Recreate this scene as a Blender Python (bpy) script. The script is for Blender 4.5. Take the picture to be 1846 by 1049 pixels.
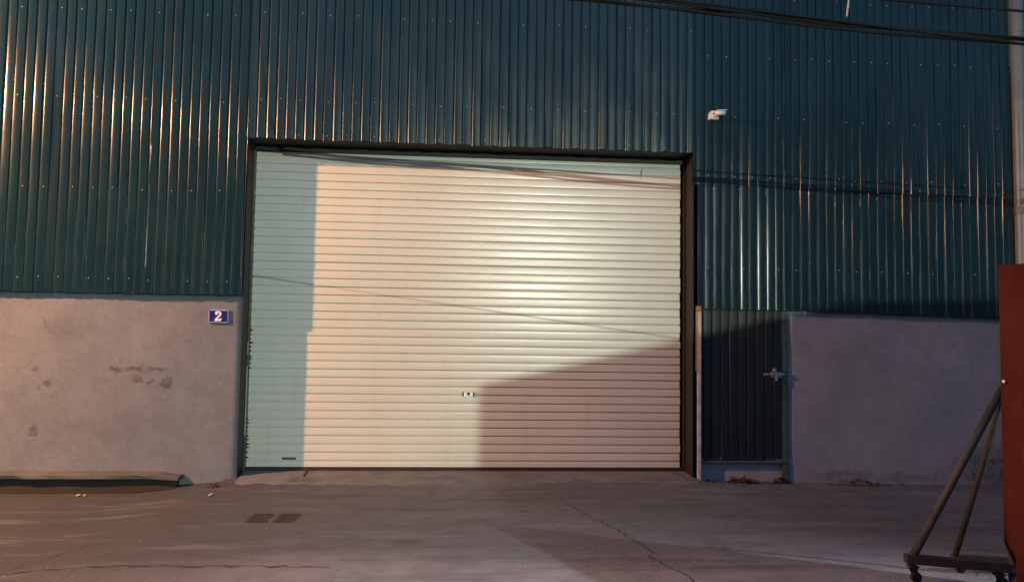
import bpy, bmesh, math, random
from mathutils import Vector, Matrix
R = math.radians
for o in list(bpy.data.objects): bpy.data.objects.remove(o)
scn = bpy.context.scene
COL = scn.collection

# ------------------------------------------------------------------ camera
YAW, PIT, ROL = 0.0778, 0.0616, 0.0149
CAM = Vector((2.223, -8.726, 1.506))
fwd = Vector((math.sin(YAW)*math.cos(PIT), math.cos(YAW)*math.cos(PIT), math.sin(PIT)))
rt = Vector((math.cos(YAW), -math.sin(YAW), 0)); up = rt.cross(fwd)
rt2 = rt*math.cos(ROL) + up*math.sin(ROL); up2 = -rt*math.sin(ROL) + up*math.cos(ROL)
cd = bpy.data.cameras.new('camera'); cam = bpy.data.objects.new('camera', cd); COL.objects.link(cam)
cd.sensor_width = 36; cd.lens = 36*1400/1846; cd.clip_end = 1000; cd.clip_start = 0.05
cam.matrix_world = Matrix(((rt2.x, up2.x, -fwd.x, CAM.x), (rt2.y, up2.y, -fwd.y, CAM.y), (rt2.z, up2.z, -fwd.z, CAM.z), (0, 0, 0, 1)))
scn.camera = cam

# ------------------------------------------------------------------ night sky, exposure
w = bpy.data.worlds.new('World'); scn.world = w; w.use_nodes = True
wn = w.node_tree.nodes; wl = w.node_tree.links
sky = wn.new('ShaderNodeTexSky'); sky.sky_type = 'NISHITA'; sky.sun_disc = False
sky.sun_elevation = R(15.0); sky.sun_rotation = R(0); sky.air_density = 1.0; sky.dust_density = 1.0; sky.ozone_density = 3.5
SKY_STRENGTH = 0.15
wl.new(sky.outputs[0], wn['Background'].inputs[0]); wn['Background'].inputs[1].default_value = SKY_STRENGTH
scn.view_settings.view_transform = 'Standard'; scn.view_settings.look = 'None'
scn.view_settings.exposure = 0; scn.view_settings.gamma = 1; scn.view_settings.use_curve_mapping = False

# where the three street lamps burn (their heads, poles and light are built further down)
LAMP_A = Vector((-6.4, -3.55, 5.40)); A_POWER = 7300; A_COL = (1.0, 0.44, 0.185)
LAMP_B = Vector((8.2, -43.6, 6.07)); B_POWER = 28500; B_COL = (0.88, 1.0, 0.82)
LAMP_C = Vector((12.1, -7.15, 6.05)); C_POWER = 3900; C_COL = (1.0, 0.95, 0.97); C_AIM = Vector((3.7, -5.5, 0))

# ------------------------------------------------------------------ helpers
def tag(o, label=None, cat=None, group=None, kind=None):
    if label: o['label'] = label
    if cat: o['category'] = cat
    if group: o['group'] = group
    if kind: o['kind'] = kind
    return o
def empty(name, loc=(0, 0, 0), parent=None):
    o = bpy.data.objects.new(name, None); COL.objects.link(o); o.location = loc; o.empty_display_size = 0.1
    if parent: o.parent = parent
    return o
class MB:
    def __init__(s): s.v = []; s.f = []; s.smooth = False
    def add(s, vs, fs):
        n = len(s.v); s.v += [tuple(v) for v in vs]; s.f += [tuple(i+n for i in f) for f in fs]; return s
    def box(s, x0, x1, y0, y1, z0, z1, M=None):
        vs = [Vector((x, y, z)) for z in (z0, z1) for y in (y0, y1) for x in (x0, x1)]
        if M: vs = [M @ v for v in vs]
        return s.add(vs, [(0, 2, 3, 1), (4, 5, 7, 6), (0, 1, 5, 4), (2, 6, 7, 3), (0, 4, 6, 2), (1, 3, 7, 5)])
    def tube(s, pts, r, n=8, cap=True):
        pts = [Vector(p) for p in pts]; rings = []
        rs = r if isinstance(r, (list, tuple)) else [r]*len(pts)
        ref = Vector((0, 0, 1)) if abs((pts[-1]-pts[0]).normalized().z) < .9 else Vector((1, 0, 0))
        for i, p in enumerate(pts):
            t = (pts[min(i+1, len(pts)-1)] - pts[max(i-1, 0)]).normalized()
            a = t.cross(ref).normalized(); b = t.cross(a)
            rings.append([p + (a*math.cos(2*math.pi*k/n) + b*math.sin(2*math.pi*k/n))*rs[i] for k in range(n)])
        vs = [v for g in rings for v in g]; fs = []
        for i in range(len(pts)-1):
            for k in range(n):
                fs.append((i*n+k, i*n+(k+1) % n, (i+1)*n+(k+1) % n, (i+1)*n+k))
        if cap: fs += [tuple(range(n))[::-1], tuple((len(pts)-1)*n+k for k in range(n))]
        return s.add(vs, fs)
    def prism(s, poly, y0, y1):              # polygon in x,z extruded along y
        n = len(poly)
        vs = [(x, y0, z) for x, z in poly] + [(x, y1, z) for x, z in poly]
        fs = [tuple(range(n)), tuple(range(2*n-1, n-1, -1))] + [(i, n+i, n+(i+1) % n, (i+1) % n) for i in range(n)]
        return s.add(vs, fs)
    def build(s, name, mat, parent=None, bevel=0, smooth=False, seg=2):
        me = bpy.data.meshes.new(name); me.from_pydata(s.v, [], s.f)
        bm = bmesh.new(); bm.from_mesh(me)
        bmesh.ops.recalc_face_normals(bm, faces=bm.faces)
        if bevel: bmesh.ops.bevel(bm, geom=list(bm.edges), offset=bevel, segments=seg, affect='EDGES', clamp_overlap=True)
        bm.to_mesh(me); bm.free()
        if smooth:
            for p in me.polygons: p.use_smooth = True
        me.materials.append(mat)
        o = bpy.data.objects.new(name, me); COL.objects.link(o)
        if parent: o.parent = parent
        return o

# ------------------------------------------------------------------ materials
class NT:
    def __init__(s, name):
        s.m = bpy.data.materials.new(name); s.m.use_nodes = True; s.t = s.m.node_tree; s.n = s.t.nodes; s.l = s.t.links
        s.b = s.n['Principled BSDF']
    def N(s, typ, **kw):
        n = s.n.new('ShaderNode'+typ)
        for k, v in kw.items(): setattr(n, k, v)
        return n
    def link(s, a, b): s.l.new(a, b)
    def coord(s): return s.N('TexCoord').outputs['Object']
    def noise(s, vec, scale, detail=4, rough=.55, stretch=None):
        if stretch:
            mp = s.N('Mapping'); mp.inputs['Scale'].default_value = stretch; s.link(vec, mp.inputs[0]); vec = mp.outputs[0]
        n = s.N('TexNoise'); n.inputs['Scale'].default_value = scale; n.inputs['Detail'].default_value = detail; n.inputs['Roughness'].default_value = rough
        s.link(vec, n.inputs['Vector']); return n.outputs['Fac']
    def ramp(s, fac, stops):
        r = s.N('ValToRGB'); e = r.color_ramp.elements
        while len(e) < len(stops): e.new(.5)
        for el, (p, c) in zip(e, stops): el.position = p; el.color = (c[0], c[1], c[2], 1) if isinstance(c, tuple) else (c, c, c, 1)
        s.link(fac, r.inputs[0]); return r.outputs[0]
    def mix(s, fac, a, b, mode='MIX'):
        m = s.N('Mix', data_type='RGBA', blend_type=mode)
        for i, v in ((0, fac), (6, a), (7, b)):
            if isinstance(v, (int, float)): m.inputs[i].default_value = v
            elif isinstance(v, tuple): m.inputs[i].default_value = (*v, 1)
            else: s.link(v, m.inputs[i])
        return m.outputs[2]
    def math(s, op, a, b=0.0, clamp=False):
        m = s.N('Math', operation=op, use_clamp=clamp)
        for i, v in ((0, a), (1, b)):
            if isinstance(v, (int, float)): m.inputs[i].default_value = v
            else: s.link(v, m.inputs[i])
        return m.outputs[0]
    def col(s, c):
        if isinstance(c, tuple): s.b.inputs['Base Color'].default_value = (*c, 1)
        else: s.link(c, s.b.inputs['Base Color'])
    def bump(s, h, strength=.3, dist=.01):
        b = s.N('Bump'); b.inputs['Strength'].default_value = strength; b.inputs['Distance'].default_value = dist
        s.link(h, b.inputs['Height']); s.link(b.outputs[0], s.b.inputs['Normal'])
    def set(s, rough=None, metal=None, spec=None):
        if rough is not None:
            if isinstance(rough, (int, float)): s.b.inputs['Roughness'].default_value = rough
            else: s.link(rough, s.b.inputs['Roughness'])
        if metal is not None: s.b.inputs['Metallic'].default_value = metal
        if spec is not None: s.b.inputs['Specular IOR Level'].default_value = spec
        return s.m

def simple(name, c, rough=.6, metal=0, var=.25, scale=6, bump=.0):
    t = NT(name); v = t.coord(); n = t.noise(v, scale, 5)
    k0 = tuple(x*(1-var) for x in c); k1 = tuple(min(1, x*(1+var)) for x in c)
    t.col(t.ramp(n, [(.3, k0), (.7, k1)]))
    if bump: t.bump(t.noise(v, scale*8, 4), bump, .004)
    return t.set(rough, metal)

def m_cladding(name='green_cladding_paint', dr=0.0, spec=.32):
    t = NT(name); v = t.coord()
    n1 = t.noise(v, 1.1, 3, .6); n2 = t.noise(v, 9, 3, .65, (1, 1, .07)); n4 = t.noise(v, 26, 2, .7, (1, 1, .25)); n5 = t.noise(v, 2.3, 4, .7, (1, 1, .5))
    c = t.ramp(n1, [(.3, (.0046, .0215, .0330)), (.55, (.0060, .0258, .0400)), (.75, (.0080, .0290, .0440))])
    c = t.mix(t.ramp(n2, [(.50, 0.0), (.72, .55)]), c, (.014, .034, .042))
    c = t.mix(t.ramp(n4, [(.60, 0.0), (.74, .5)]), c, (.022, .040, .045))
    c = t.mix(t.ramp(n5, [(.56, 0.0), (.72, .55)]), c, (.0032, .0160, .0220))
    t.col(c)
    t.bump(t.noise(v, 7, 4, .6, (1, 1, .30)), .30, .004)
    r = t.ramp(n5, [(.3, .16+dr), (.5, .19+dr), (.7, .25+dr)])
    return t.set(r, 0, spec)
def m_shutter():
    t = NT('cream_shutter_paint'); v = t.N('NewGeometry').outputs['Position']
    n1 = t.noise(v, .9, 3, .6); n2 = t.noise(v, 3, 4, .7, (.25, 1, 5)); n3 = t.noise(v, 34, 3, .7, (.35, 1, 1.6)); n4 = t.noise(v, 6, 3, .7, (1, 1, .10))
    oi = t.N('ObjectInfo').outputs['Random']
    c = t.ramp(n1, [(.3, (.60, .612, .545)), (.7, (.685, .695, .625))])
    c = t.mix(t.math('MULTIPLY', oi, .22), c, (.62, .61, .52))
    c = t.mix(t.ramp(n2, [(.48, 0.0), (.75, .5)]), c, (.58, .565, .48))
    c = t.mix(t.ramp(n3, [(.62, 0.0), (.76, .35)]), c, (.46, .44, .38))
    c = t.mix(t.ramp(n4, [(.56, 0.0), (.74, .18)]), c, (.42, .385, .32))
    t.col(c); t.bump(t.noise(v, 2.5, 4, .6, (.5, 1, 2)), .16, .006)
    return t.set(t.ramp(n2, [(.3, .22), (.7, .32)]), 0, .50)
def m_concrete(name, lo, hi, stains=(), big=1.0, bump=.35, road=None):
    t = NT(name); v = t.coord()
    n1 = t.noise(v, .8*big, 4, .62); n2 = t.noise(v, 5, 4, .65); n3 = t.noise(v, 45, 2, .6)
    c = t.ramp(n1, [(.28, lo), (.72, hi)])
    c = t.mix(t.ramp(n2, [(.35, .45), (.62, 0.0)]), c, tuple(x*.72 for x in lo))
    c = t.mix(t.ramp(n3, [(.54, 0.0), (.72, .38)]), c, tuple(x*.6 for x in lo))
    n6 = t.noise(v, 120, 1, .7); n7 = t.noise(v, 17, 4, .75)
    c = t.mix(t.ramp(n6, [(.56, 0.0), (.70, .28)]), c, tuple(min(1, x*1.4) for x in hi))
    c = t.mix(t.ramp(n7, [(.58, 0.0), (.66, .35)]), c, tuple(min(1, x*1.25) for x in hi))
    vo = t.N('TexVoronoi', feature='DISTANCE_TO_EDGE'); vo.inputs['Scale'].default_value = .9
    dv_ = t.N('VectorMath', operation='ADD'); t.link(v, dv_.inputs[0])
    nn = t.N('TexNoise'); nn.inputs['Scale'].default_value = 2.2; nn.inputs['Detail'].default_value = 3; t.link(v, nn.inputs['Vector'])
    t.link(nn.outputs['Color'], dv_.inputs[1]); t.link(dv_.outputs[0], vo.inputs['Vector'])
    hair = t.math('MULTIPLY', t.ramp(vo.outputs['Distance'], [(0.0, 1.0), (.006, 0.0)]), t.ramp(n1, [(.5, 0.0), (.62, .5)]))
    c = t.mix(hair, c, tuple(x*.4 for x in lo))
    if road:                                  # the paler road slab begins beyond a ragged joint in front of the apron
        sx = t.N('SeparateXYZ'); t.link(v, sx.inputs[0])
        yy = t.math('ADD', sx.outputs['Y'], t.math('MULTIPLY', t.math('SUBTRACT', n1, .5), 1.1))
        mr = t.N('MapRange', interpolation_type='SMOOTHSTEP'); t.link(yy, mr.inputs[0])
        mr.inputs[1].default_value = -2.85; mr.inputs[2].default_value = -3.7; mr.inputs[3].default_value = 0; mr.inputs[4].default_value = 1
        c = t.mix(t.math('MULTIPLY', mr.outputs[0], t.ramp(n2, [(.3, .55), (.6, 1.0)])), c, road)
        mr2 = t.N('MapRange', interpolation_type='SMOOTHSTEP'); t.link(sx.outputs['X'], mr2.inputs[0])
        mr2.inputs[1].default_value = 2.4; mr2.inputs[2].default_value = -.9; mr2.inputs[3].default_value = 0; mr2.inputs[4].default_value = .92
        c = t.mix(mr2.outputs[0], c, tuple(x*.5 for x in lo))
        tr = t.noise(v, 1.6, 4, .7, (.22, 2.2, 1)); c = t.mix(t.ramp(tr, [(.50, 0.0), (.68, .55)]), c, tuple(x*.62 for x in lo))
        tr2 = t.noise(v, 2.6, 4, .72, (.30, 1.8, 1)); c = t.mix(t.ramp(tr2, [(.54, 0.0), (.70, .5)]), c, tuple(x*1.25 for x in hi))
    if stains:
        nz = t.N('TexNoise'); nz.inputs['Scale'].default_value = 9; nz.inputs['Detail'].default_value = 4; t.link(v, nz.inputs['Vector'])
        off = t.N('VectorMath', operation='SUBTRACT'); t.link(nz.outputs['Color'], off.inputs[0]); off.inputs[1].default_value = (.5, .5, .5)
        sc = t.N('VectorMath', operation='SCALE'); t.link(off.outputs[0], sc.inputs[0]); sc.inputs['Scale'].default_value = .20
        ad = t.N('VectorMath', operation='ADD'); t.link(v, ad.inputs[0]); t.link(sc.outputs[0], ad.inputs[1])
        tot = None
        for (x, y, z, rx, ry, rz, k) in stains:
            d = t.N('VectorMath', operation='SUBTRACT'); t.link(ad.outputs[0], d.inputs[0]); d.inputs[1].default_value = (x, y, z)
            e = t.N('VectorMath', operation='MULTIPLY'); t.link(d.outputs[0], e.inputs[0]); e.inputs[1].default_value = (1/rx, 1/ry, 1/rz)
            ln = t.N('VectorMath', operation='LENGTH'); t.link(e.outputs[0], ln.inputs[0])
            mr = t.N('MapRange', interpolation_type='SMOOTHSTEP'); t.link(ln.outputs['Value'], mr.inputs[0])
            mr.inputs[1].default_value = 1.15; mr.inputs[2].default_value = .35; mr.inputs[3].default_value = 0; mr.inputs[4].default_value = k
            tot = mr.outputs[0] if tot is None else t.math('MAXIMUM', tot, mr.outputs[0])
        c = t.mix(t.math('MULTIPLY', tot, t.ramp(n7, [(.36, .35), (.58, 1.0)])), c, tuple(x*.34 for x in lo))
    t.col(c)
    h = t.math('ADD', t.math('MULTIPLY', n2, .5), t.math('ADD', t.math('MULTIPLY', n3, .35), t.math('MULTIPLY', n6, .2)))
    t.bump(h, bump, .012 if not road else .03)
    return t.set(.85, 0, .3)

def m_red():
    t = NT('red_oxide_sheet'); v = t.coord(); n1 = t.noise(v, 2.5, 5, .65); n2 = t.noise(v, 14, 5, .7, (1, 1, .35)); n3 = t.noise(v, 60, 3, .7)
    c = t.ramp(n1, [(.3, (.050, .0068, .0030)), (.7, (.070, .0100, .0042))])
    c = t.mix(t.ramp(n2, [(.56, 0.0), (.66, .6)]), c, (.085, .024, .010))
    c = t.mix(t.ramp(n3, [(.62, 0.0), (.70, .6)]), c, (.020, .007, .004))
    t.col(c); t.bump(n2, .25, .006); return t.set(.8, 0, .25)
LEFT_STAINS = [(-1.27, -.28, 1.12, .14, 1, .04, .75), (-1.07, -.28, 1.14, .11, 1, .035, .75), (-.86, -.28, 1.13, .12, 1, .045, .8), (-1.03, -.28, 1.02, .06, 1, .05, .75),
               (-.90, -.28, .99, .05, 1, .045, .7), (-.74, -.28, 1.0, .075, 1, .07, .8), (-1.92, -.28, .99, .07, 1, .06, .8), (-2.08, -.28, 1.13, .05, 1, .04, .6),
               (-2.0, -.28, .91, .04, 1, .025, .6), (-2.05, -.28, .49, .07, 1, .045, .7), (-1.75, -.28, 1.55, .30, 1, .16, .22), (-.45, -.28, 1.7, .2, 1, .10, .18), (-1.2, -.28, .55, .8, 1, .2, .14), (-.2, -.28, 1.45, .12, 1, .3, .14)]
RIGHT_STAINS = [(6.6, -.28, .02, .5, 1, .10, .6), (8.35, -.28, .12, .55, 1, .32, .95), (7.4, -.28, .02, .6, 1, .08, .5), (6.5, -.28, 1.1, .35, 1, .7, .12), (7.6, -.28, .8, .5, 1, .5, .12)]
GROUND_STAINS = [(.72, -2.0, 0, .9, .28, 1, .20), (2.1, -1.55, 0, 1.2, .22, 1, .20), (3.3, -1.1, 0, 1.0, .2, 1, .22), (4.9, -1.6, 0, 1.6, .5, 1, .22), (-1.5, -1.8, 0, 1.6, .35, 1, .22),
                 (1.6, -2.4, 0, 1.3, .2, 1, .15), (6.6, -2.2, 0, 1.6, .6, 1, .25), (.72, -.42, 0, .25, .1, 1, .5), (-1.7, -.75, 0, 1.6, .12, 1, .5), (.3, -3.1, 0, .8, .15, 1, .15), (1.9, -2.75, 0, .16, .12, 1, .45), (2.15, -2.9, 0, .09, .06, 1, .5), (3.0, -1.75, 0, .35, .1, 1, .35), (-1.2, -2.6, 0, .3, .14, 1, .4), (4.4, -2.9, 0, .4, .12, 1, .3), (5.3, -1.0, 0, .7, .14, 1, .35), (1.3, -1.0, 0, .5, .1, 1, .3)]
M = dict(
    clad=m_cladding(), clad_rough=m_cladding('rougher_cladding_paint', .055, .5), shutter=m_shutter(),  # second cladding keeps the same colours, with more roughness and specular
    wall_l=m_concrete('left_plaster', (.140, .156, .190), (.178, .196, .236), LEFT_STAINS),
    wall_r=m_concrete('right_plaster', (.232, .250, .278), (.292, .312, .345), RIGHT_STAINS),
    ground=m_concrete('worn_concrete_ground', (.080, .094, .116), (.126, .147, .180), GROUND_STAINS, .7, .5, (.225, .248, .288)),
    apron=m_concrete('apron_concrete', (.105, .116, .132), (.170, .186, .210), [(.72, -.4, 0, .22, .12, 1, .6), (2.0, -.35, 0, .5, .1, 1, .3), (4.3, -.4, 0, .4, .08, 1, .4)], 2, .6),
    ledge=m_concrete('ledge_concrete', (.075, .080, .090), (.120, .126, .140), (), 3, .8),
    slot_crack=simple('dark_slot_shade_and_cracks', (.012, .010, .008), .8, 0, .4, 9, .5),  # near-black for the cracks and for the shade painted under the ledge
    dark=simple('dark_brown_steel', (.0075, .0062, .0048), .6, .0, .4, 3, .1),
    green=simple('green_grey_steel', (.060, .078, .072), .45, .0, .3, 5, .15),
    pale=simple('pale_coat', (.42, .44, .43), .5, 0, .25, 14),
    grey=simple('grey_galvanised_steel', (.115, .12, .125), .5, .3, .3, 12, .1),
    door=simple('dark_green_door_paint', (.003, .0095, .0110), .5, 0, .3, 3, .1),
    black=simple('black_rubber', (.006, .006, .007), .8, 0, .3, 8),
    white=simple('white_plastic', (.66, .67, .68), .4, 0, .1, 20),
    glass=simple('dark_lens_glass', (.01, .01, .012), .08, 0, .1, 5),
    blue=simple('blue_enamel', (.010, .012, .16), .3, 0, .15, 10),
    lilac=simple('pale_lilac_enamel', (.30, .27, .52), .35, 0, .15, 12),
    digit=simple('white_enamel', (.80, .78, .84), .35, 0, .05, 12),
    steel=simple('bright_scuffed_steel', (.45, .45, .46), .35, .8, .3, 30, .2),
    rust=simple('rusty_orange_edge', (.32, .16, .09), .7, 0, .4, 14, .2),
    red=m_red(),
    pipe=simple('grey_plastic_pipe', (.135, .165, .185), .42, 0, .2, 4),
    neigh=simple('neighbour_grey_plaster', (.055, .068, .078), .8, 0, .2, 2, .2),
    prop=simple('dull_grey_tube_paint', (.034, .038, .043), .7, 0, .35, 14, .2),
    screw=simple('dull_zinc_screw', (.22, .23, .235), .5, .3, .4, 40),
    tyre=simple('dull_iron', (.026, .025, .025), .75, .2, .4, 12, .2),
    grate=simple('rusty_iron_plate', (.045, .030, .027), .7, .1, .35, 18, .3),
    bag=simple('black_plastic_film', (.006, .006, .007), .7, 0, .3, 10),
    leaf=simple('dry_brown_leaf', (.05, .035, .022), .8, 0, .5, 30),
    litter=simple('pale_paper_scrap', (.35, .33, .30), .8, 0, .3, 30),
)
# ------------------------------------------------------------------ ground
def sm(a, b, x):
    t = max(0, min(1, (x-a)/(b-a))); return t*t*(3-2*t)
def gz(x, y):
    z = -.02 - .03*sm(4.9, 7.5, x) - .06*sm(.1, -1.0, x)
    z += .060*sm(-.75, -.12, y)*sm(-.12, .02, x)*sm(5.06, 4.93, x)
    z -= .02*sm(-2, -6, y)
    return z
rng = random.Random(3)
xs = [-160, -80, -40, -20, -12] + [-8+.14*i for i in range(145)] + [13, 16, 22, 40, 80, 160]
ys = [-160, -90, -60, -40, -25, -16, -12] + [-10+.14*i for i in range(76)] + [1.5, 4, 10, 30, 80, 160]
g = MB(); nx = len(xs)
for y in ys:
    for x in xs:
        near = 1 if (-8 < x < 12.3 and -10 < y < .3) else 0
        g.v.append((x, y, gz(x, y) + near*rng.uniform(-.003, .003)))
for j in range(len(ys)-1):
    for i in range(nx-1): g.f.append((j*nx+i, j*nx+i+1, (j+1)*nx+i+1, (j+1)*nx+i))
ground = g.build('ground', M['ground'], smooth=True); tag(ground, kind='structure')

ap = MB(); ra = random.Random(17); na = 60; rows_a = (.02, -.08, -.2, -.33, -.44)
for i in range(na+1):
    X = .06+4.84*i/na; ff = -.50+ra.uniform(-.03, .03) - .05*math.sin(X*1.3)
    for y in rows_a + (ff, ff-.03):
        yy = max(y, ff) if y > -.45 else y
        ap.v.append((X, yy, gz(X, yy) + (.006 if yy > ff-.01 else -.004) + ra.uniform(-.001, .001)))
m_ = len(rows_a)+2
for i in range(na):
    for k in range(m_-1): ap.f.append((i*m_+k, i*m_+k+1, (i+1)*m_+k+1, (i+1)*m_+k))
apo = ap.build('apron', M['apron'], smooth=True); tag(apo, kind='structure')
def strip(name, pts, wid, mat, parent, lift=.005, seed=1):
    r = random.Random(seed); mb = MB(); P = [Vector((x, y, 0)) for x, y in pts]; fine = []
    for a, b in zip(P, P[1:]):
        n = max(2, int((b-a).length/.05))
        for k in range(n):
            p = a.lerp(b, k/n); d = (b-a).normalized(); nrm = Vector((-d.y, d.x, 0))
            fine.append((p + nrm*r.uniform(-.02, .02), nrm, wid*r.uniform(.3, 1.3)))
    for p, nrm, ww in fine:
        for s in (-1, 1):
            q = p + nrm*ww*s; mb.v.append((q.x, q.y, gz(q.x, q.y)+lift))
    for i in range(len(fine)-1): mb.f.append((2*i, 2*i+1, 2*i+3, 2*i+2))
    return mb.build(name, mat, parent)
strip('crack', [(3.30, -1.25), (3.44, -1.9), (3.58, -2.4), (3.72, -3.05), (3.66, -3.2), (3.95, -4.2), (4.0, -5.2)], .0045, M['slot_crack'], ground)
strip('crack', [(4.72, -.05), (4.78, -.3), (4.85, -.50)], .006, M['slot_crack'], ground, lift=.011, seed=4)
strip('crack', [(.70, -.03), (.71, -.2), (.72, -.36)], .012, M['slot_crack'], ground, lift=.011, seed=14)
strip('crack', [(-.3, -2.6), (-.75, -3.4), (-.9, -4.1)], .004, M['slot_crack'], ground, seed=7)
strip('crack', [(-1.9, -3.36), (-.4, -3.32), (.45, -3.33), (1.5, -3.38)], .006, M['slot_crack'], ground, seed=9)

# ------------------------------------------------------------------ the warehouse
WH = tag(empty('warehouse', (2.4, -.1, 0)), 'warehouse front of dark green ribbed metal above plastered concrete, with cream roller shutter', 'warehouse')
def W(o):                                    # parts are modelled in world coordinates
    o.parent = WH; o.matrix_parent_inverse = Matrix.Translation((-2.4, .1, 0)); return o
PAN = -.335
def rib(rl, rr=.0003):                        # one pitch: narrow groove, steep flanks, wide crown; corner radii left and right
    f = rl/.0177*.8; g_ = rr/.0177*.8
    L_ = [(.0060, 0), (.0090, 0), (.0090+.0075*(1-f)-.0006, -.0152*(1-f)+.0013), (.0090+.0075*(1-f), -.0152*(1-f)), (.0165+rl*.25, -.0152+rl*.16), (.0165+rl, -.0153)]
    if rl < .003: L_.append((.0165+rl+.0012, -.0154))
    return L_ + [(.037, -.0170), (.0575, -.0176), (.078, -.0170), (.0985-rr-.0012, -.0154), (.0985-rr, -.0153), (.0985-rr*.25, -.0152+rr*.16), (.1060-.0075*(1-g_), -.0152*(1-g_)), (.1060-.0075*(1-g_)+.0006, -.0152*(1-g_)+.0013)]
def sheet(x0, x1, z0, z1, z0b=None, y=PAN, seed=0, name='cladding_sheet', mat=None, rough_edge=.006, rcs=(.0032, .0040, .0052, .0070, .0090), rrs=(.0003,)):
    r = random.Random(seed); mb = MB(); cols = []
    z0b = z0 if z0b is None else z0b
    k = math.floor(x0/.1)-1
    while k*.1 < x1:
        jx = r.uniform(-.0018, .0018); js = r.uniform(.90, 1.08); lean = r.uniform(-.0012, .0012); dent = r.uniform(0, 1)
        for (px, py) in rib(r.choice(rcs), r.choice(rrs)):
            X = k*.1+px+jx
            if x0 <= X <= x1: cols.append((X, py*js + lean*(px-.0575)/.035*(py < -.012), k, dent))
        k += 1
    cols = [(x0, cols[0][1], cols[0][2], 0)] + cols + [(x1, cols[-1][1], cols[-1][2], 0)]
    nr = max(4, int((z1-z0)/.16)); ph = [r.uniform(0, 6.28) for _ in range(6)]
    for j in range(nr+1):
        t = j/nr
        for (X, Y, kk, dent) in cols:
            zb = z0 + (z0b-z0)*(X-x0)/(x1-x0)
            Z = zb + (z1-zb)*t
            if j == 0: Z += math.sin(kk*2.1+ph[0])*rough_edge*.5 + (rough_edge*.4 if Y < -.01 else 0)
            wob = .0016*math.sin(Z*3.1+ph[1]+kk*1.7) + .0010*math.sin(Z*7.3+ph[2]+kk*.9) + .003*math.sin(X*4+Z*1.3+ph[3])*.5
            mb.v.append((X, y+Y+wob*(.4+dent), Z))
    n = len(cols)
    for j in range(nr):
        for i in range(n-1): mb.f.append((j*n+i, j*n+i+1, (j+1)*n+i+1, (j+1)*n+i))
    o = mb.build(name, mat or M['clad'], smooth=True)
    return o
TOP = 6.3; sd = 10
x = -7.98
while x < .0:                                # left of the opening
    W(sheet(x, min(x+1.0, .022), 1.918, TOP, seed=sd)); sd += 1; x += 1.0
xx = .026
while xx < 4.85:                             # above the opening
    x1 = min(xx+1.0, 4.878); W(sheet(xx, x1, 3.606, TOP, 3.603, seed=sd, rcs=(.0022, .0045, .0070, .0100, .0130), rough_edge=.008, mat=M['clad_rough'])); sd += 1; xx += 1.0
xb = [4.882, 5.94, 6.92, 7.90, 8.60]
zb = [1.868, 1.866, 1.856, 1.838, 1.820]
RRC = [(.0003, .0006, .0010, .0030, .0060), (.0003, .0003, .0005, .0022), (.0002, .0003), (.0002, .0003)]; RRR = [(.0002, .0003, .0004), (.0003, .0008, .0016), (.0002, .0002, .0002, .0010), (.0002,)]
for i in range(4):                           # right: upper sheets lap over the lower ones
    W(sheet(xb[i], xb[i+1]-.003, 3.245-.012*i, TOP, 3.245-.012*(i+1), y=PAN-.010, seed=sd, rcs=RRC[i], rrs=RRR[i])); sd += 1
    W(sheet(xb[i] if i else 4.93, xb[i+1]-.003, zb[i], 3.33, zb[i+1], y=PAN, seed=sd, rcs=RRC[i], rrs=RRR[i])); sd += 1
# screws of the cladding, too small to pick apart
r = random.Random(5); mb = MB()
def screw(x, z, y):
    mb.tube([(x, y, z), (x, y-.006, z)], [.0085, .007], 6)
for (xa, xe, rows) in ((-3.2, 0, (2.07, 3.02, 3.98, 4.93)), (0.05, 4.85, (4.03, 4.98, 5.4)), (4.95, 8.5, (2.32, 3.35, 4.02, 4.72, 5.4))):
    for z in rows:
        k = math.ceil(xa/.1)
        while k*.1 < xe:
            if z < 3.6 or True:
                screw(k*.1+.057+r.uniform(-.006, .006), z+r.uniform(-.012, .012), PAN-.0168-(.010 if xa > 4.5 and z > 3.3 else 0))
            k += r.choice((2, 2, 3, 3, 4, 5))
for x in (.6, .9, 1.4, 2.1, 2.6, 3.1, 3.7, 4.2, 4.6): screw(x-.043, 3.66+r.uniform(-.01, .01), PAN-.0168)
W(tag(mb.build('cladding_screws', M['screw']), kind='stuff'))
# dark shell behind the sheets, lintel, jambs
W(MB().box(-8, -.06, -.255, 12, -.3, 6.25).build('building_shell', M['dark']))
W(MB().box(-.055, 4.96, .35, 12, -.3, 6.25).build('building_shell', M['dark']))
W(MB().box(-.055, 4.925, -.30, .345, 3.70, 6.25).build('building_shell', M['dark']))
W(MB().box(4.965, 8.60, -.255, 12, -.3, 6.25).build('building_shell', M['dark']))
W(MB().box(0.026, 4.876, -.318, -.03, 3.612, 3.69).build('lintel', M['dark'], bevel=.004))
W(MB().box(-.05, 4.95, -.026, .02, 3.545, 3.69).build('lintel_fascia', M['dark'], bevel=.003))
W(MB().box(.0225, .0275, -.322, .10, 0, 3.61).build('jamb_panel', M['dark']))
W(MB().box(4.882, 4.896, -.322, .10, 0, 3.61).build('jamb_panel', M['dark']))
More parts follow.
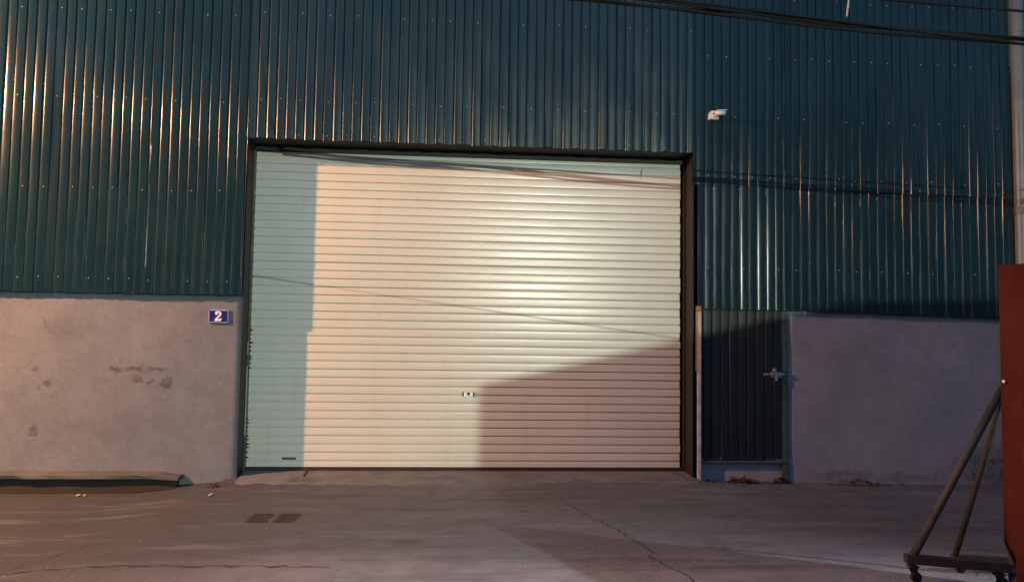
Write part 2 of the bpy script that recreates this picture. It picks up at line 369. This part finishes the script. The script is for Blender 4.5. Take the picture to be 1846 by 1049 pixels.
# plastered concrete plinth walls, with a slightly uneven face
def plinth(x0, x1, zb0, ztl, ztr, y, mat, seed):
    r = random.Random(seed); mb = MB(); nx_ = int((x1-x0)/.08); nz = 26
    for j in range(nz+1):
        for i in range(nx_+1):
            X = x0+(x1-x0)*i/nx_; zt = ztl+(ztr-ztl)*i/nx_ + math.sin(X*9+seed)*.004 + r.uniform(-.004, .004)
            Z = zb0+(zt-zb0)*j/nz
            yy = y + .004*math.sin(X*2.3+Z*1.7) + .003*math.sin(X*5.1-Z*3.9+1) + r.uniform(-.0012, .0012)
            mb.v.append((X, yy, Z))
    n = nx_+1
    for j in range(nz):
        for i in range(nx_): mb.f.append((j*n+i, j*n+i+1, (j+1)*n+i+1, (j+1)*n+i))
    b = len(mb.v)                               # top and ends back to the shell
    for i in range(n): v = mb.v[nz*n+i]; mb.v.append((v[0], y+.12, v[2]))
    for i in range(nx_): mb.f.append((nz*n+i, nz*n+i+1, b+i+1, b+i))
    for i, fl in ((0, 0), (nx_, 1)):
        b = len(mb.v)
        for j in range(nz+1): v = mb.v[j*n+i]; mb.v.append((v[0], y+.12, v[2]))
        for j in range(nz): mb.f.append((j*n+i, (j+1)*n+i, b+j+1, b+j))
    return mb.build('plinth_wall', mat, smooth=False)
pl = W(plinth(-8, .022, -.25, 1.935, 1.925, -.285, M['wall_l'], 1)); pl['label'] = 'pinkish plaster wall under the cladding, with smoky black stains'
pr = W(plinth(5.968, 8.60, -.25, 1.885, 1.842, -.285, M['wall_r'], 2)); pr['label'] = 'bluish grey plaster wall right of the small door'
for p in (pl, pr):
    for f in p.data.polygons: f.use_smooth = abs(f.normal.y) > .8

# roller shutter
SH = W(empty('roller_shutter', (2.4, 0, 0))); SH['label'] = 'closed cream roller shutter of narrow horizontal slats'
def S(o): o.parent = SH; return o              # children are modelled relative to (2.4, 0, 0)
SP = .0905
prof = [(.016, .006), (.014, .0098), (-.0055, .0104), (-.0070, .0110), (-.0080, .0120), (-.0082, .0135), (-.0086, .030), (-.0088, .050), (-.0086, .070), (-.0082, .0852), (-.0080, .0866), (-.0070, .0876), (-.0055, .0882), (.014, .0888), (.016, .0925), (.016, .0975)]
def slat_mesh():
    mb = MB(); segs = 24
    for i in range(segs+1):
        X = -2.435+4.87*i/segs
        for (y, z) in prof: mb.v.append((X, y, z))
    n = len(prof)
    for i in range(segs):
        for k in range(n-1): mb.f.append((i*n+k, (i+1)*n+k, (i+1)*n+k+1, i*n+k+1))
    return mb
slat0 = S(slat_mesh().build('slat', M['shutter'], smooth=True)); slat0.location = (0, 0, .0555)
r = random.Random(8)
for i in range(1, 41):
    s = slat0.copy(); COL.objects.link(s); s.parent = SH
    s.location = (r.uniform(-.004, .004), r.uniform(-.0012, .0012), .0555+SP*i+r.uniform(-.0006, .0006)); s.rotation_euler = (r.gauss(0, .012), r.uniform(-.00025, .00025), 0)
S(MB().box(-2.36, 2.455, -.026, .004, .046, .084).build('bottom_rail', M['tyre'], bevel=.002))
S(MB().box(-2.0, -1.85, -.0165, -.006, .158, .186).build('lift_handle', M['green'], bevel=.004)).location = (.02, 0, 0)
lk = MB().box(-.020, .085, -.018, -.006, .864, .902).build('lock', M['steel'], bevel=.003); S(lk)
S(MB().box(-.034, -.020, -.022, -.006, .862, .910).build('lock_bracket', M['black'])); S(MB().box(.085, .097, -.022, -.006, .862, .910).build('lock_bracket', M['black']))
S(MB().tube([(.034, -.016, .890), (.034, -.024, .890)], .017, 10).build('keyhole', M['black']))
# worn end locks poking out of the left channel
for (a, b) in ((9, 12), (2, 5)):
    for k in range(2*(a-1), 2*b+2):
        z = SP*k/2*1.0+.0555+.045+r.uniform(-.012, .012) + (.0 if a == 2 else .32)
        S(MB().prism([(-2.372, z-.016), (-2.335+r.uniform(-.014, .01), z+r.uniform(-.006, .006)), (-2.372, z+.016)], -.020, -.008).build('end_lock', M['black']))
for z in (1.44, 1.35, 1.18, 1.10, .98):
    S(MB().prism([(2.462, z-.014), (2.438, z), (2.462, z+.014)], -.020, -.008).build('end_lock', M['black']))
# side channels
gl = MB().box(.028, .039, -.075, .06, -.02, 3.56).build('guide_rail', M['green']); W(gl)
W(MB().box(.0290, .0385, -.0835, -.0785, 1.30, 1.43).build('pale_streak', M['pale']))  # thin pale strips set on the front of the left rail
W(MB().box(.0285, .0380, -.0835, -.0785, .42, 1.17).build('pale_streak', M['pale']))
W(MB().box(4.866, 4.8815, -.075, .06, -.02, 3.56).build('guide_rail', M['dark']))
W(MB().box(.04, .135, -.17, -.06, -.03, .052).build('rail_foot', M['green'], bevel=.02))

# the small side door
SD = W(empty('side_door', (5.43, -.30, 0))); SD['label'] = 'narrow dark green ribbed metal door beside the roller shutter'
def D(o): o.parent = SD; o.matrix_parent_inverse = Matrix.Translation((-5.43, .30, 0)); return o
ds = sheet(4.978, 5.902, .212, 1.855, y=-.290, seed=77, name='door_sheet', mat=M['door'], rough_edge=.003, rcs=(.0004, .0008)); D(ds)
D(MB().box(4.940, 4.976, -.345, -.258, -.04, 1.862).build('door_post', M['pale'], bevel=.003))
D(MB().box(5.904, 5.964, -.302, -.24, -.06, 1.862).build('door_post', M['green'], bevel=.003))
D(MB().box(4.9765, 5.9035, -.322, -.255, .186, .208).build('door_sill', M['grey'], bevel=.003))
D(MB().box(4.978, 5.902, -.318, -.262, 1.857, 1.872).build('door_head', M['dark']))
D(MB().box(4.9765, 5.9035, -.262, -.2, -.08, .184).build('threshold', M['wall_r']))
D(MB().box(4.918, 4.9395, -.336, -.325, 1.18, 1.895).build('hinge_strip', M['rust'], bevel=.002))
D(MB().box(4.915, 4.975, -.352, -.346, 1.84, 1.90).build('hinge_plate', M['rust'], bevel=.002))
la = MB().tube([(5.70, -.325, 1.155), (5.93, -.325, 1.158)], .011, 8).box(5.77, 5.90, -.318, -.300, 1.125, 1.185).tube([(5.812, -.33, 1.19), (5.812, -.33, 1.222)], .022, 8).box(5.815, 5.845, -.34, -.318, 1.085, 1.145).tube([(5.695, -.325, 1.155), (5.735, -.325, 1.155)], .018, 8).build('latch', M['steel']); D(la)
r = random.Random(21)
def scrap(name, x, y, z, s, mat, seed, parent=None):
    q = random.Random(seed); mb = MB(); n = 6
    ring = [Vector((math.cos(k*2*math.pi/n)*s*q.uniform(.6, 1.2), math.sin(k*2*math.pi/n)*s*q.uniform(.3, .7), q.uniform(0, s*.5))) for k in range(n)]
    top = Vector((0, 0, s*q.uniform(.4, .8)))
    a = q.uniform(0, 6.28); ca, sa = math.cos(a), math.sin(a)
    vs = [(x+v.x*ca-v.y*sa, y+v.x*sa+v.y*ca, z+v.z) for v in ring+[top]]
    mb.add(vs, [(k, (k+1) % n, n) for k in range(n)] + [tuple(range(n))[::-1]])
    return mb.build(name, mat, parent)
mbs = MB()
for i in range(26):
    x = r.choice((r.uniform(4.99, 5.33), r.uniform(5.6, 5.89))); s = r.uniform(.008, .020); z = .2085
    o = [(x+r.uniform(-s, s), -.300+r.uniform(-.012, .012), z+r.uniform(0, s*1.6)) for _ in range(5)]
    mbs.add(o, [(0, 1, 2), (0, 2, 3), (0, 3, 4), (0, 4, 1), (1, 2, 4), (2, 3, 4)])
D(tag(mbs.build('torn_edge_bits', M['steel']), kind='stuff'))

# black strip drawn as the dark gap between the cladding and the pipe
W(MB().box(8.601, 8.625, -.36, -.20, -.2, TOP).build('dark_gap_strip', M['black']))
rp = MB().tube([(8.70, -.40, z) for z in (-.1, 1.2, 2.6, 4.0, TOP)], .068, 18, True).build('rain_pipe', M['pipe'], smooth=True)
for f in rp.data.polygons: f.use_smooth = abs(f.normal.z) < .5
for z in (1.0, 3.05, 5.1):
    mb = MB().tube([(8.70, -.40, z-.045), (8.70, -.40, z+.045)], .076, 18); mb.box(8.665, 8.735, -.33, -.195, z-.015, z+.015); mb.build('pipe_clip', M['grey'], rp)
tag(rp, 'grey vertical rain pipe at the far right end of the cladding', 'pipe')
nb = empty('neighbour_building', (11, .5, 0)); tag(nb, 'pale grey building seen past the rain pipe at right edge', 'building')
o = MB().box(8.86, 16, .15, 10, -.3, 7).build('wall', M['neigh'], nb); o.matrix_parent_inverse = Matrix.Translation((-11, -.5, 0))
o = MB().box(8.84, 16.1, .06, .146, 4.9, 5.02).build('ledge', M['neigh'], nb); o.matrix_parent_inverse = Matrix.Translation((-11, -.5, 0))
mb = MB()
for k in range(14): mb.box(9.0+.5*k, 9.03+.5*k, .10, .148, .2, 4.85)
o = mb.build('batten', M['pipe'], nb); o.matrix_parent_inverse = Matrix.Translation((-11, -.5, 0))

# ------------------------------------------------------------------ drain ledge along the left wall
r = random.Random(31); mb = MB(); n = 60; X0, X1 = -7.9, -.52
def ledge_ring(X, t):
    q = .007; j = lambda: r.uniform(-q, q)
    e = 1 - .30*sm(X1-.3, X1, X)
    return [(X, -.29, .092*e+j()*.5-.01), (X, -.38, .090*e+j()*.6-.01), (X, -.462+j(), .086*e+j()*.6-.01), (X, -.470+j(), .080*e-.012), (X, -.466+j(), .046*e-.014), (X, -.29, .040*e-.02)]
for i in range(n+1): mb.v += ledge_ring(X0+(X1-X0)*i/n, i/n)
for i in range(n):
    for k in range(6): mb.f.append((i*6+k, i*6+(k+1) % 6, (i+1)*6+(k+1) % 6, (i+1)*6+k))
mb.f += [(0, 1, 2, 3, 4, 5), tuple(n*6+k for k in (5, 4, 3, 2, 1, 0))]
lg = mb.build('drain_ledge', M['ledge']); tag(lg, 'broken concrete ledge over a black drain slot along the left wall', 'ledge')
mb = MB(); n = 40
for i in range(n+1):
    X = -7.9+7.36*i/n; e = r.uniform(-.02, .02); k = 1-.7*sm(-1.0, -.54, X)
    zg = gz(X, -.7)
    mb.v += [(X, -.40, .035), (X, -.42, zg+.01), (X, -.52+e*.3, zg+.006), (X, -.64+e+.16*(1-k), zg+.005)]
for i in range(n):
    for k in range(3): mb.f.append((i*4+k, i*4+k+1, (i+1)*4+k+1, (i+1)*4+k))
mb.build('drain_slot_shade', M['slot_crack'], lg)  # dark sheet laid in as the shade under the ledge

# ------------------------------------------------------------------ house number
PX, PZ = -.226, 1.700
pl_ = empty('house_number_plate', (PX, -.30, PZ)); tag(pl_, 'blue enamel house number plate reading 2 on the pink plaster', 'sign')
MB().box(-.104, .104, -.006, .010, -.070, .070).build('border', M['lilac'], pl_, bevel=.002)
MB().box(-.092, .092, -.0095, -.0065, -.057, .057).build('field', M['blue'], pl_)
two = [(-.034, .022), (-.036, .036), (-.028, .047), (-.012, .053), (.006, .052), (.022, .046), (.032, .034), (.033, .019), (.027, .006), (.014, -.008), (-.002, -.020), (-.012, -.030),
       (.004, -.027), (.016, -.029), (.024, -.026), (.029, -.019), (.035, -.020), (.034, -.036), (.028, -.048), (.016, -.051), (.002, -.049), (-.012, -.051), (-.026, -.052), (-.036, -.048), (-.036, -.036),
       (-.028, -.024), (-.016, -.012), (-.004, .000), (.006, .012), (.010, .024), (.008, .035), (.000, .041), (-.006, .038), (-.003, .030), (-.006, .020), (-.014, .014), (-.025, .014)]
from mathutils.geometry import tessellate_polygon
tri = tessellate_polygon([[Vector((a, b, 0)) for a, b in two]])
MB().add([(a, -.0125, b) for a, b in two], [tuple(t) for t in tri]).build('digit', M['digit'], pl_)
for a in (-.099, .099):
    for b in (-.064, .064): MB().tube([(a, -.006, b), (a, -.010, b)], .004, 6).build('screw', M['tyre'], pl_)

# ------------------------------------------------------------------ security camera
sc = empty('security_camera', (5.10, -.36, 4.02)); sc.scale = (.84, .84, .84); tag(sc, 'small white security camera fixed high on the cladding right of the shutter', 'camera')
mb = MB().prism([(-.065, -.055), (.055, -.055), (.062, -.02), (.062, .02), (.045, .048), (.02, .06), (-.035, .06), (-.058, .045), (-.065, .02)], -.085, .0)
mb.build('mount_box', M['white'], sc, bevel=.006)
MB().tube([(-.005, -.085, -.028), (.01, -.12, -.012), (.03, -.14, .0)], .016, 10).build('arm', M['white'], sc, smooth=True)
MB().tube([(-.01, -.140, .006), (.05, -.150, .012), (.115, -.16, .010)], [.026, .032, .032], 14).build('body', M['white'], sc, smooth=True)
MB().prism([(.0, .042), (.135, .046), (.128, .038), (.0, .034)], -.19, -.12).build('sun_shield', M['white'], sc)
MB().tube([(.1155, -.1605, .010), (.120, -.161, .010)], .024, 12).build('lens', M['glass'], sc)

# ------------------------------------------------------------------ overhead cables
def at(px, py, Y):                              # helper used while laying out: a point at depth Y seen in the photo
    d = fwd + rt2*(px-923)/1400 + up2*(524.5-py)/1400
    return CAM + d*((Y-CAM.y)/d.y)
def sagline(a, b, sag, n=24):
    a = Vector(a); b = Vector(b)
    return [a.lerp(b, i/n) - Vector((0, 0, sag*4*(i/n)*(1-i/n))) for i in range(n+1)]
def extend(px0, py0, px1, py1, Y, k0, k1):
    a = at(px0, py0, Y); b = at(px1, py1, Y); d = b-a
    return a - d*k0, b + d*k1
a, b = extend(1170, 2, 1846, 68, -4.0, .95, 1.6)
bc = empty('power_cable', b); tag(bc, 'thick bundle of black overhead cables sagging across the top right corner', 'cable')
base = [a + Vector(q_) for q_ in ((-.34, 0, 3.2), (-.30, 0, 2.0), (-.25, 0, 1.0), (-.16, 0, .35), (-.07, 0, .08))] + sagline(a, b, .03, 40); r = random.Random(12)
for k in range(5):
    ph = r.uniform(0, 6.28); rad = r.uniform(.006, .011); q = r.uniform(.010, .020); fr = r.uniform(1.5, 3)
    pts = [p + Vector((0, math.cos(ph+fr*i*.2)*q, math.sin(ph+fr*i*.2)*q - .02*(k-2)*.6)) for i, p in enumerate(base)]
    o = MB().tube(pts, rad, 7).build('strand', M['black'], bc, smooth=True); o.matrix_parent_inverse = Matrix.Translation(-Vector(b))
c = at(1523, 22, -4.0)
o = MB().tube([c + Vector((-.004, -.03, -.045)), c + Vector((.004, -.034, .02)), c + Vector((.012, -.03, .075))], [.005, .007, .004], 6).build('tie', M['pale'], bc); o.matrix_parent_inverse = Matrix.Translation(-Vector(b))
a, b = extend(1600, 0, 1846, 21, -4.2, 5, 4)
o = MB().tube(sagline(a, b, .0), .009, 7).build('power_cable', M['black'], smooth=True); tag(o, 'single thin black cable above the thick bundle at the top right', 'cable')
# service wire behind the viewer: it only throws its shadow on the shutter
Yw = -9.6; u = -Yw/43.6
def back(Xs, Zs): return Vector((Xs*(1-u)+LAMP_B.x*u, Yw, Zs*(1-u)+LAMP_B.z*u))
a = back(0, 2.16); b = back(4.87, 1.53); d = b-a
o = MB().tube(sagline(a-d*1.9, b+d*.42, .0), .0048, 7).build('service_wire', M['black'], smooth=True); tag(o, 'thin black service wire strung behind the viewer', 'wire')

# ------------------------------------------------------------------ red sheet barrier on the right, with its wheeled support
P0 = Vector((5.805, -3.90, 0)); P1 = Vector((8.10, -9.40, 0)); dv = (P0-P1).normalized(); L = (P0-P1).length
ang = math.atan2(dv.y, dv.x)
BA = empty('sheet_metal_barrier', P1); BA.rotation_euler = (0, 0, ang)
tag(BA, 'tall dark red sheet metal barrier cut off by the right edge', 'barrier')
FH = 2.035; GZ = -.12
nP = 6
for k in range(nP):
    s0 = L*k/nP; s1 = L*(k+1)/nP-.004
    mb = MB(); m = 14
    rows = (GZ+.03, .25, .6, 1.0, 1.5, FH)
    for z in rows:
        for i in range(m+1):
            ss = s0+(s1-s0)*i/m; cut = 0
            yy = .004*math.sin(ss*9) + .003*math.sin(z*4+ss*3)
            if k == nP-1 and i == m: cut = max(0, .18-z)*.6
            mb.v.append((ss-cut, yy, z))
    for j in range(len(rows)-1):
        for i in range(m): mb.f.append((j*(m+1)+i, j*(m+1)+i+1, (j+1)*(m+1)+i+1, (j+1)*(m+1)+i))
    o = mb.build('sheet_panel', M['red'], BA, smooth=True)
    md = o.modifiers.new('thick', 'SOLIDIFY'); md.thickness = .012; md.offset = 0
for k in range(nP+1):
    s = min(max(L*k/nP, .03), L-.035)
    MB().box(s-.022, s+.022, -.055, -.010, GZ+.03, FH-.03).build('post', M['tyre'], BA)
MB().box(.02, L-.02, -.05, -.0135, FH-.10, FH-.06).build('top_bar', M['tyre'], BA)
MB().box(.02, L-.02, -.05, -.0135, .16, .20).build('bottom_bar', M['tyre'], BA)
MB().tube([(L-.03, .008, 1.28), (L-.03, .020, 1.28)], .011, 8).build('bolt', M['steel'], BA)
MB().tube([(L-.24, .007, 1.58), (L-.24, .010, 1.58)], .028, 12).build('hole_plug', M['black'], BA)
TR = empty('wheeled_support', (5.25, -3.85, 0)); tag(TR, 'grey tubular prop on castors bracing the red barrier', 'support')
def T(o): o.parent = TR; o.matrix_parent_inverse = Matrix.Translation((-5.25, 3.85, 0)); return o
f1 = at(1645, 1003, -3.80); h1 = at(1812, 690, -3.86)
f2 = at(1722, 1000, -3.62); h2 = at(1812, 705, -3.84)
T(MB().tube([f1, h1], .026, 10).build('prop', M['prop'], smooth=True))
T(MB().tube([f2, h2], .020, 10).build('prop', M['tyre'], smooth=True))
e1 = at(1838, 1024, -3.93)
def bar(p, q, hw, hh, name, mat):
    p = Vector(p); q = Vector(q); d = (q-p); ln = d.length; d.normalize(); s = Vector((-d.y, d.x, 0)).normalized(); uz = d.cross(s)
    Mx = Matrix(((d.x, s.x, uz.x, p.x), (d.y, s.y, uz.y, p.y), (d.z, s.z, uz.z, p.z), (0, 0, 0, 1)))
    return MB().box(0, ln, -hw, hw, -hh, hh, Mx).build(name, mat, bevel=.004)
b0 = at(1632, 1006, -3.80)
T(bar(b0, e1, .035, .027, 'base_bar', M['tyre']))
T(bar(at(1716, 1003, -3.58), at(1836, 1010, -3.62), .025, .02, 'base_bar', M['grate']))
def castor(p, s=1.0, name='castor'):
    p = Vector(p); zb_ = gz(p.x, p.y); rr_ = .034*s
    o = MB().box(p.x-.028*s, p.x+.028*s, p.y-.028*s, p.y+.028*s, p.z-.042, p.z-.030)
    for sy in (-1, 1): o.add([(p.x-.022*s, p.y+sy*.018*s, p.z-.042), (p.x+.022*s, p.y+sy*.018*s, p.z-.042), (p.x+.035*s, p.y+sy*.018*s, zb_+rr_*.7), (p.x+.018*s, p.y+sy*.018*s, zb_+rr_*.7)], [(0, 1, 2, 3)])
    T(o.build('castor_fork', M['tyre']))
    T(MB().tube([(p.x+.022*s, p.y-.013*s, zb_+rr_), (p.x+.022*s, p.y+.013*s, zb_+rr_)], rr_, 16).build('castor_wheel', M['black']))
castor(at(1645, 1010, -3.80)); castor(at(1726, 1004, -3.60), .9); castor(at(1800, 1024, -3.90))

# ------------------------------------------------------------------ behind the viewer: an added unseen slab shaped to cast the shutter shadow, dark blocks across the road
uS = .6; Ys = -43.6*uS
def sp(Xs, Zs): return (Xs*(1-uS)+LAMP_B.x*uS, Zs*(1-uS)+LAMP_B.z*uS)
(x0_, z0_), (x1_, z1_), (x2_, z2_) = sp(2.578, .962), sp(6.6, 1.905), sp(9.6, 2.02)
SLAB = empty('shadow_slab', (7.5, Ys, -.06)); tag(SLAB, 'unseen slab added behind the viewer to cast the shadow on the shutter', 'wall')
def Q(o): o.parent = SLAB; o.matrix_parent_inverse = Matrix.Translation((-7.5, -Ys, .06)); return o
Q(MB().prism([(x0_, -.1), (x2_, -.1), (x2_, z2_-.08), (x1_, z1_-.08), (x0_, z0_-.08)], Ys-.09, Ys+.09).build('wall', M['neigh']))  # body of the added slab, outlined from the shadow it casts
Q(MB().prism([(x0_, z0_-.08), (x1_, z1_-.08), (x2_, z2_-.08), (x2_, z2_), (x1_, z1_), (x0_, z0_)], Ys-.1, Ys+.1).build('slab_top', M['tyre']))
for i, (bx0, bx1, bh) in enumerate(((-95, -62, 25), (-60, -30, 29), (-28, 2, 24), (4, 38, 27), (40, 75, 30), (78, 110, 24))):
    bb = empty('apartment_block', ((bx0+bx1)/2, -95, -.1)); tag(bb, ('%s dark apartment block from the left, far behind the viewer' % ('first', 'second', 'third', 'fourth', 'fifth', 'sixth')[i]), 'building', 'apartment blocks behind the viewer')
    hw = (bx1-bx0)/2
    MB().box(-hw, hw, -8, 8, 0, bh).build('wall', M['tyre'], bb)
    MB().box(-hw-.3, hw+.3, -8.3, 8.3, bh+.003, bh+.6).build('parapet', M['neigh'], bb)
# ------------------------------------------------------------------ small things on the ground
def grate(x, y, wx, wy, lab):
    g_ = empty('drain_cover', (x, y, gz(x, y))); tag(g_, lab, 'drain cover')
    MB().box(-wx, wx, -wy, wy, -.02, .004).build('plate', M['grate'], g_)
    for k in range(5):
        yy = -wy+.03+(2*wy-.06)*k/4
        MB().box(-wx+.02, wx-.02, yy-.009, yy+.009, .0045, .010).build('bar', M['grate'], g_)
grate(.66, -1.98, .085, .15, 'left one of two small rusty iron drain covers before the shutter'); grate(.88, -1.98, .085, .15, 'right one of two small rusty iron drain covers before the shutter')
def clump(x, y, sx, cnt, lab, mat='leaf', seed=1, s=.035, name='leaf_heap'):
    q = random.Random(seed); mb = MB()
    for i in range(cnt):
        px = x+q.gauss(0, sx); py = y+q.gauss(0, .035); pz = gz(px, py)+q.uniform(0, .05)*math.exp(-((px-x)/sx)**2)
        a = q.uniform(0, 6.28); d = Vector((math.cos(a), math.sin(a), q.uniform(-.5, .6)))*s*q.uniform(.5, 1.3); e = Vector((-math.sin(a), math.cos(a), q.uniform(-.6, .6)))*s*.4
        p = Vector((px, py, pz+.006)); mb.add([p-d, p+e, p+d, p-e+Vector((0, 0, .01))], [(0, 1, 2), (0, 2, 3)])
    o = mb.build(name, M[mat]); tag(o, lab, 'leaves', kind='stuff')
clump(5.42, -.36, .13, 90, 'heap of dry brown leaves below the small door', seed=2)
clump(5.86, -.36, .06, 40, 'dry leaves gathered at the right foot of the small door', seed=5)
clump(6.75, -.38, .16, 60, 'line of dark litter at the foot of the right wall', seed=6, s=.03)
clump(-.12, -.62, .04, 14, 'few dead leaves where the ledge ends', seed=8, s=.03)
q = random.Random(44); mb = MB()
def peb(x, y, s):
    z = gz(x, y)
    vs = [(x+math.cos(k*1.257)*s*q.uniform(.7, 1.2), y+math.sin(k*1.257)*s*q.uniform(.6, 1.1), z+.001) for k in range(5)] + [(x+q.uniform(-.3, .3)*s, y, z+s*q.uniform(.5, .9))]
    mb.add(vs, [(k, (k+1) % 5, 5) for k in range(5)])
for i in range(260): peb(q.uniform(-3.5, 8.4), q.choice((q.uniform(-5, -.5), q.gauss(-3.25, .12), q.gauss(-.46, .05))), q.uniform(.004, .013))
for i in range(60): peb(q.gauss(5.1, .12), q.gauss(-.42, .05), q.uniform(.006, .018))
for i in range(40): peb(q.uniform(5.75, 6.1), q.uniform(-3.95, -3.6), q.uniform(.008, .02))
mb2 = mb; mb = MB()
for i in range(70): peb(q.uniform(-3.5, 6.5), q.choice((q.uniform(-4.6, -.6), q.gauss(-3.3, .10), q.gauss(-.58, .04))), q.uniform(.004, .010))
tag(mb.build('pale_grit', M['wall_r']), 'pale chips and bits of paper scattered over the concrete', 'gravel', kind='stuff'); mb = mb2
tag(mb.build('loose_grit', M['ledge']), 'loose grit and small stones scattered over the concrete', 'gravel', kind='stuff')
for i, (x, y, lab) in enumerate(((-1.35, -.78, 'crumpled pale paper scrap in front of the drain slot'), (-1.28, -.80, 'flat pale paper scrap beside the crumpled one at the drain slot'), (-.02, -1.05, 'small pale scrap on the concrete below the number plate'))):
    o = scrap('paper_scrap', x, y, gz(x, y)+.004, .035, M['litter'], 60+i); tag(o, lab, 'litter')

# ------------------------------------------------------------------ the street lamps (outside the picture)
def emit(name, c, s):
    t = NT(name); t.b.inputs['Emission Color'].default_value = (*c, 1); t.b.inputs['Emission Strength'].default_value = s; t.col((.8, .8, .8)); return t.m
def street_lamp(pos, pole_xy, col, power, lab, size, hood, aim=None):
    e = empty('street_lamp', (pole_xy[0], pole_xy[1], gz(*pole_xy))); tag(e, lab, 'street lamp')
    Mi = Matrix.Translation((-pole_xy[0], -pole_xy[1], -gz(*pole_xy)))
    def P(o): o.parent = e; o.matrix_parent_inverse = Mi; return o
    P(MB().tube([(pole_xy[0], pole_xy[1], -.1), (pole_xy[0], pole_xy[1], pos.z+.35)], [.075, .05], 12).build('pole', M['grey'], smooth=True))
    P(MB().tube([(pole_xy[0], pole_xy[1], pos.z+.25), (pos.x, pos.y, pos.z+.17)], .025, 8).build('arm', M['grey'], smooth=True))
    P(MB().tube([(pos.x, pos.y, pos.z+hood), (pos.x, pos.y, pos.z+hood+.06), (pos.x, pos.y, pos.z+hood+.10)], [.30, .26, .08], 20).build('hood', M['grey'], smooth=False))
    P(MB().tube([(pos.x, pos.y, pos.z+.03), (pos.x, pos.y, pos.z+hood-.002)], [.04, .05], 10).build('bulb_holder', M['white']))
    ld = bpy.data.lights.new('lamp_light', 'SPOT' if aim else 'POINT')
    if aim: ld.spot_size = R(41); ld.spot_blend = 1.0
    ld.energy = power; ld.color = col; ld.shadow_soft_size = size
    lo = bpy.data.objects.new('lamp_light', ld); COL.objects.link(lo); lo.location = pos; P(lo)
    if aim: lo.rotation_euler = (aim-pos).to_track_quat('-Z', 'Y').to_euler()
street_lamp(LAMP_A, (-6.4, -4.6), A_COL, A_POWER, 'orange street lamp on a grey pole left of the warehouse', .07, .14)
street_lamp(LAMP_B, (8.2, -44.6), B_COL, B_POWER, 'white street lamp on a grey pole across the yard', .05, .16)
street_lamp(LAMP_C, (12.9, -7.3), C_COL, C_POWER, 'white yard floodlight on a pole beyond the red barrier', .05, .16, C_AIM)
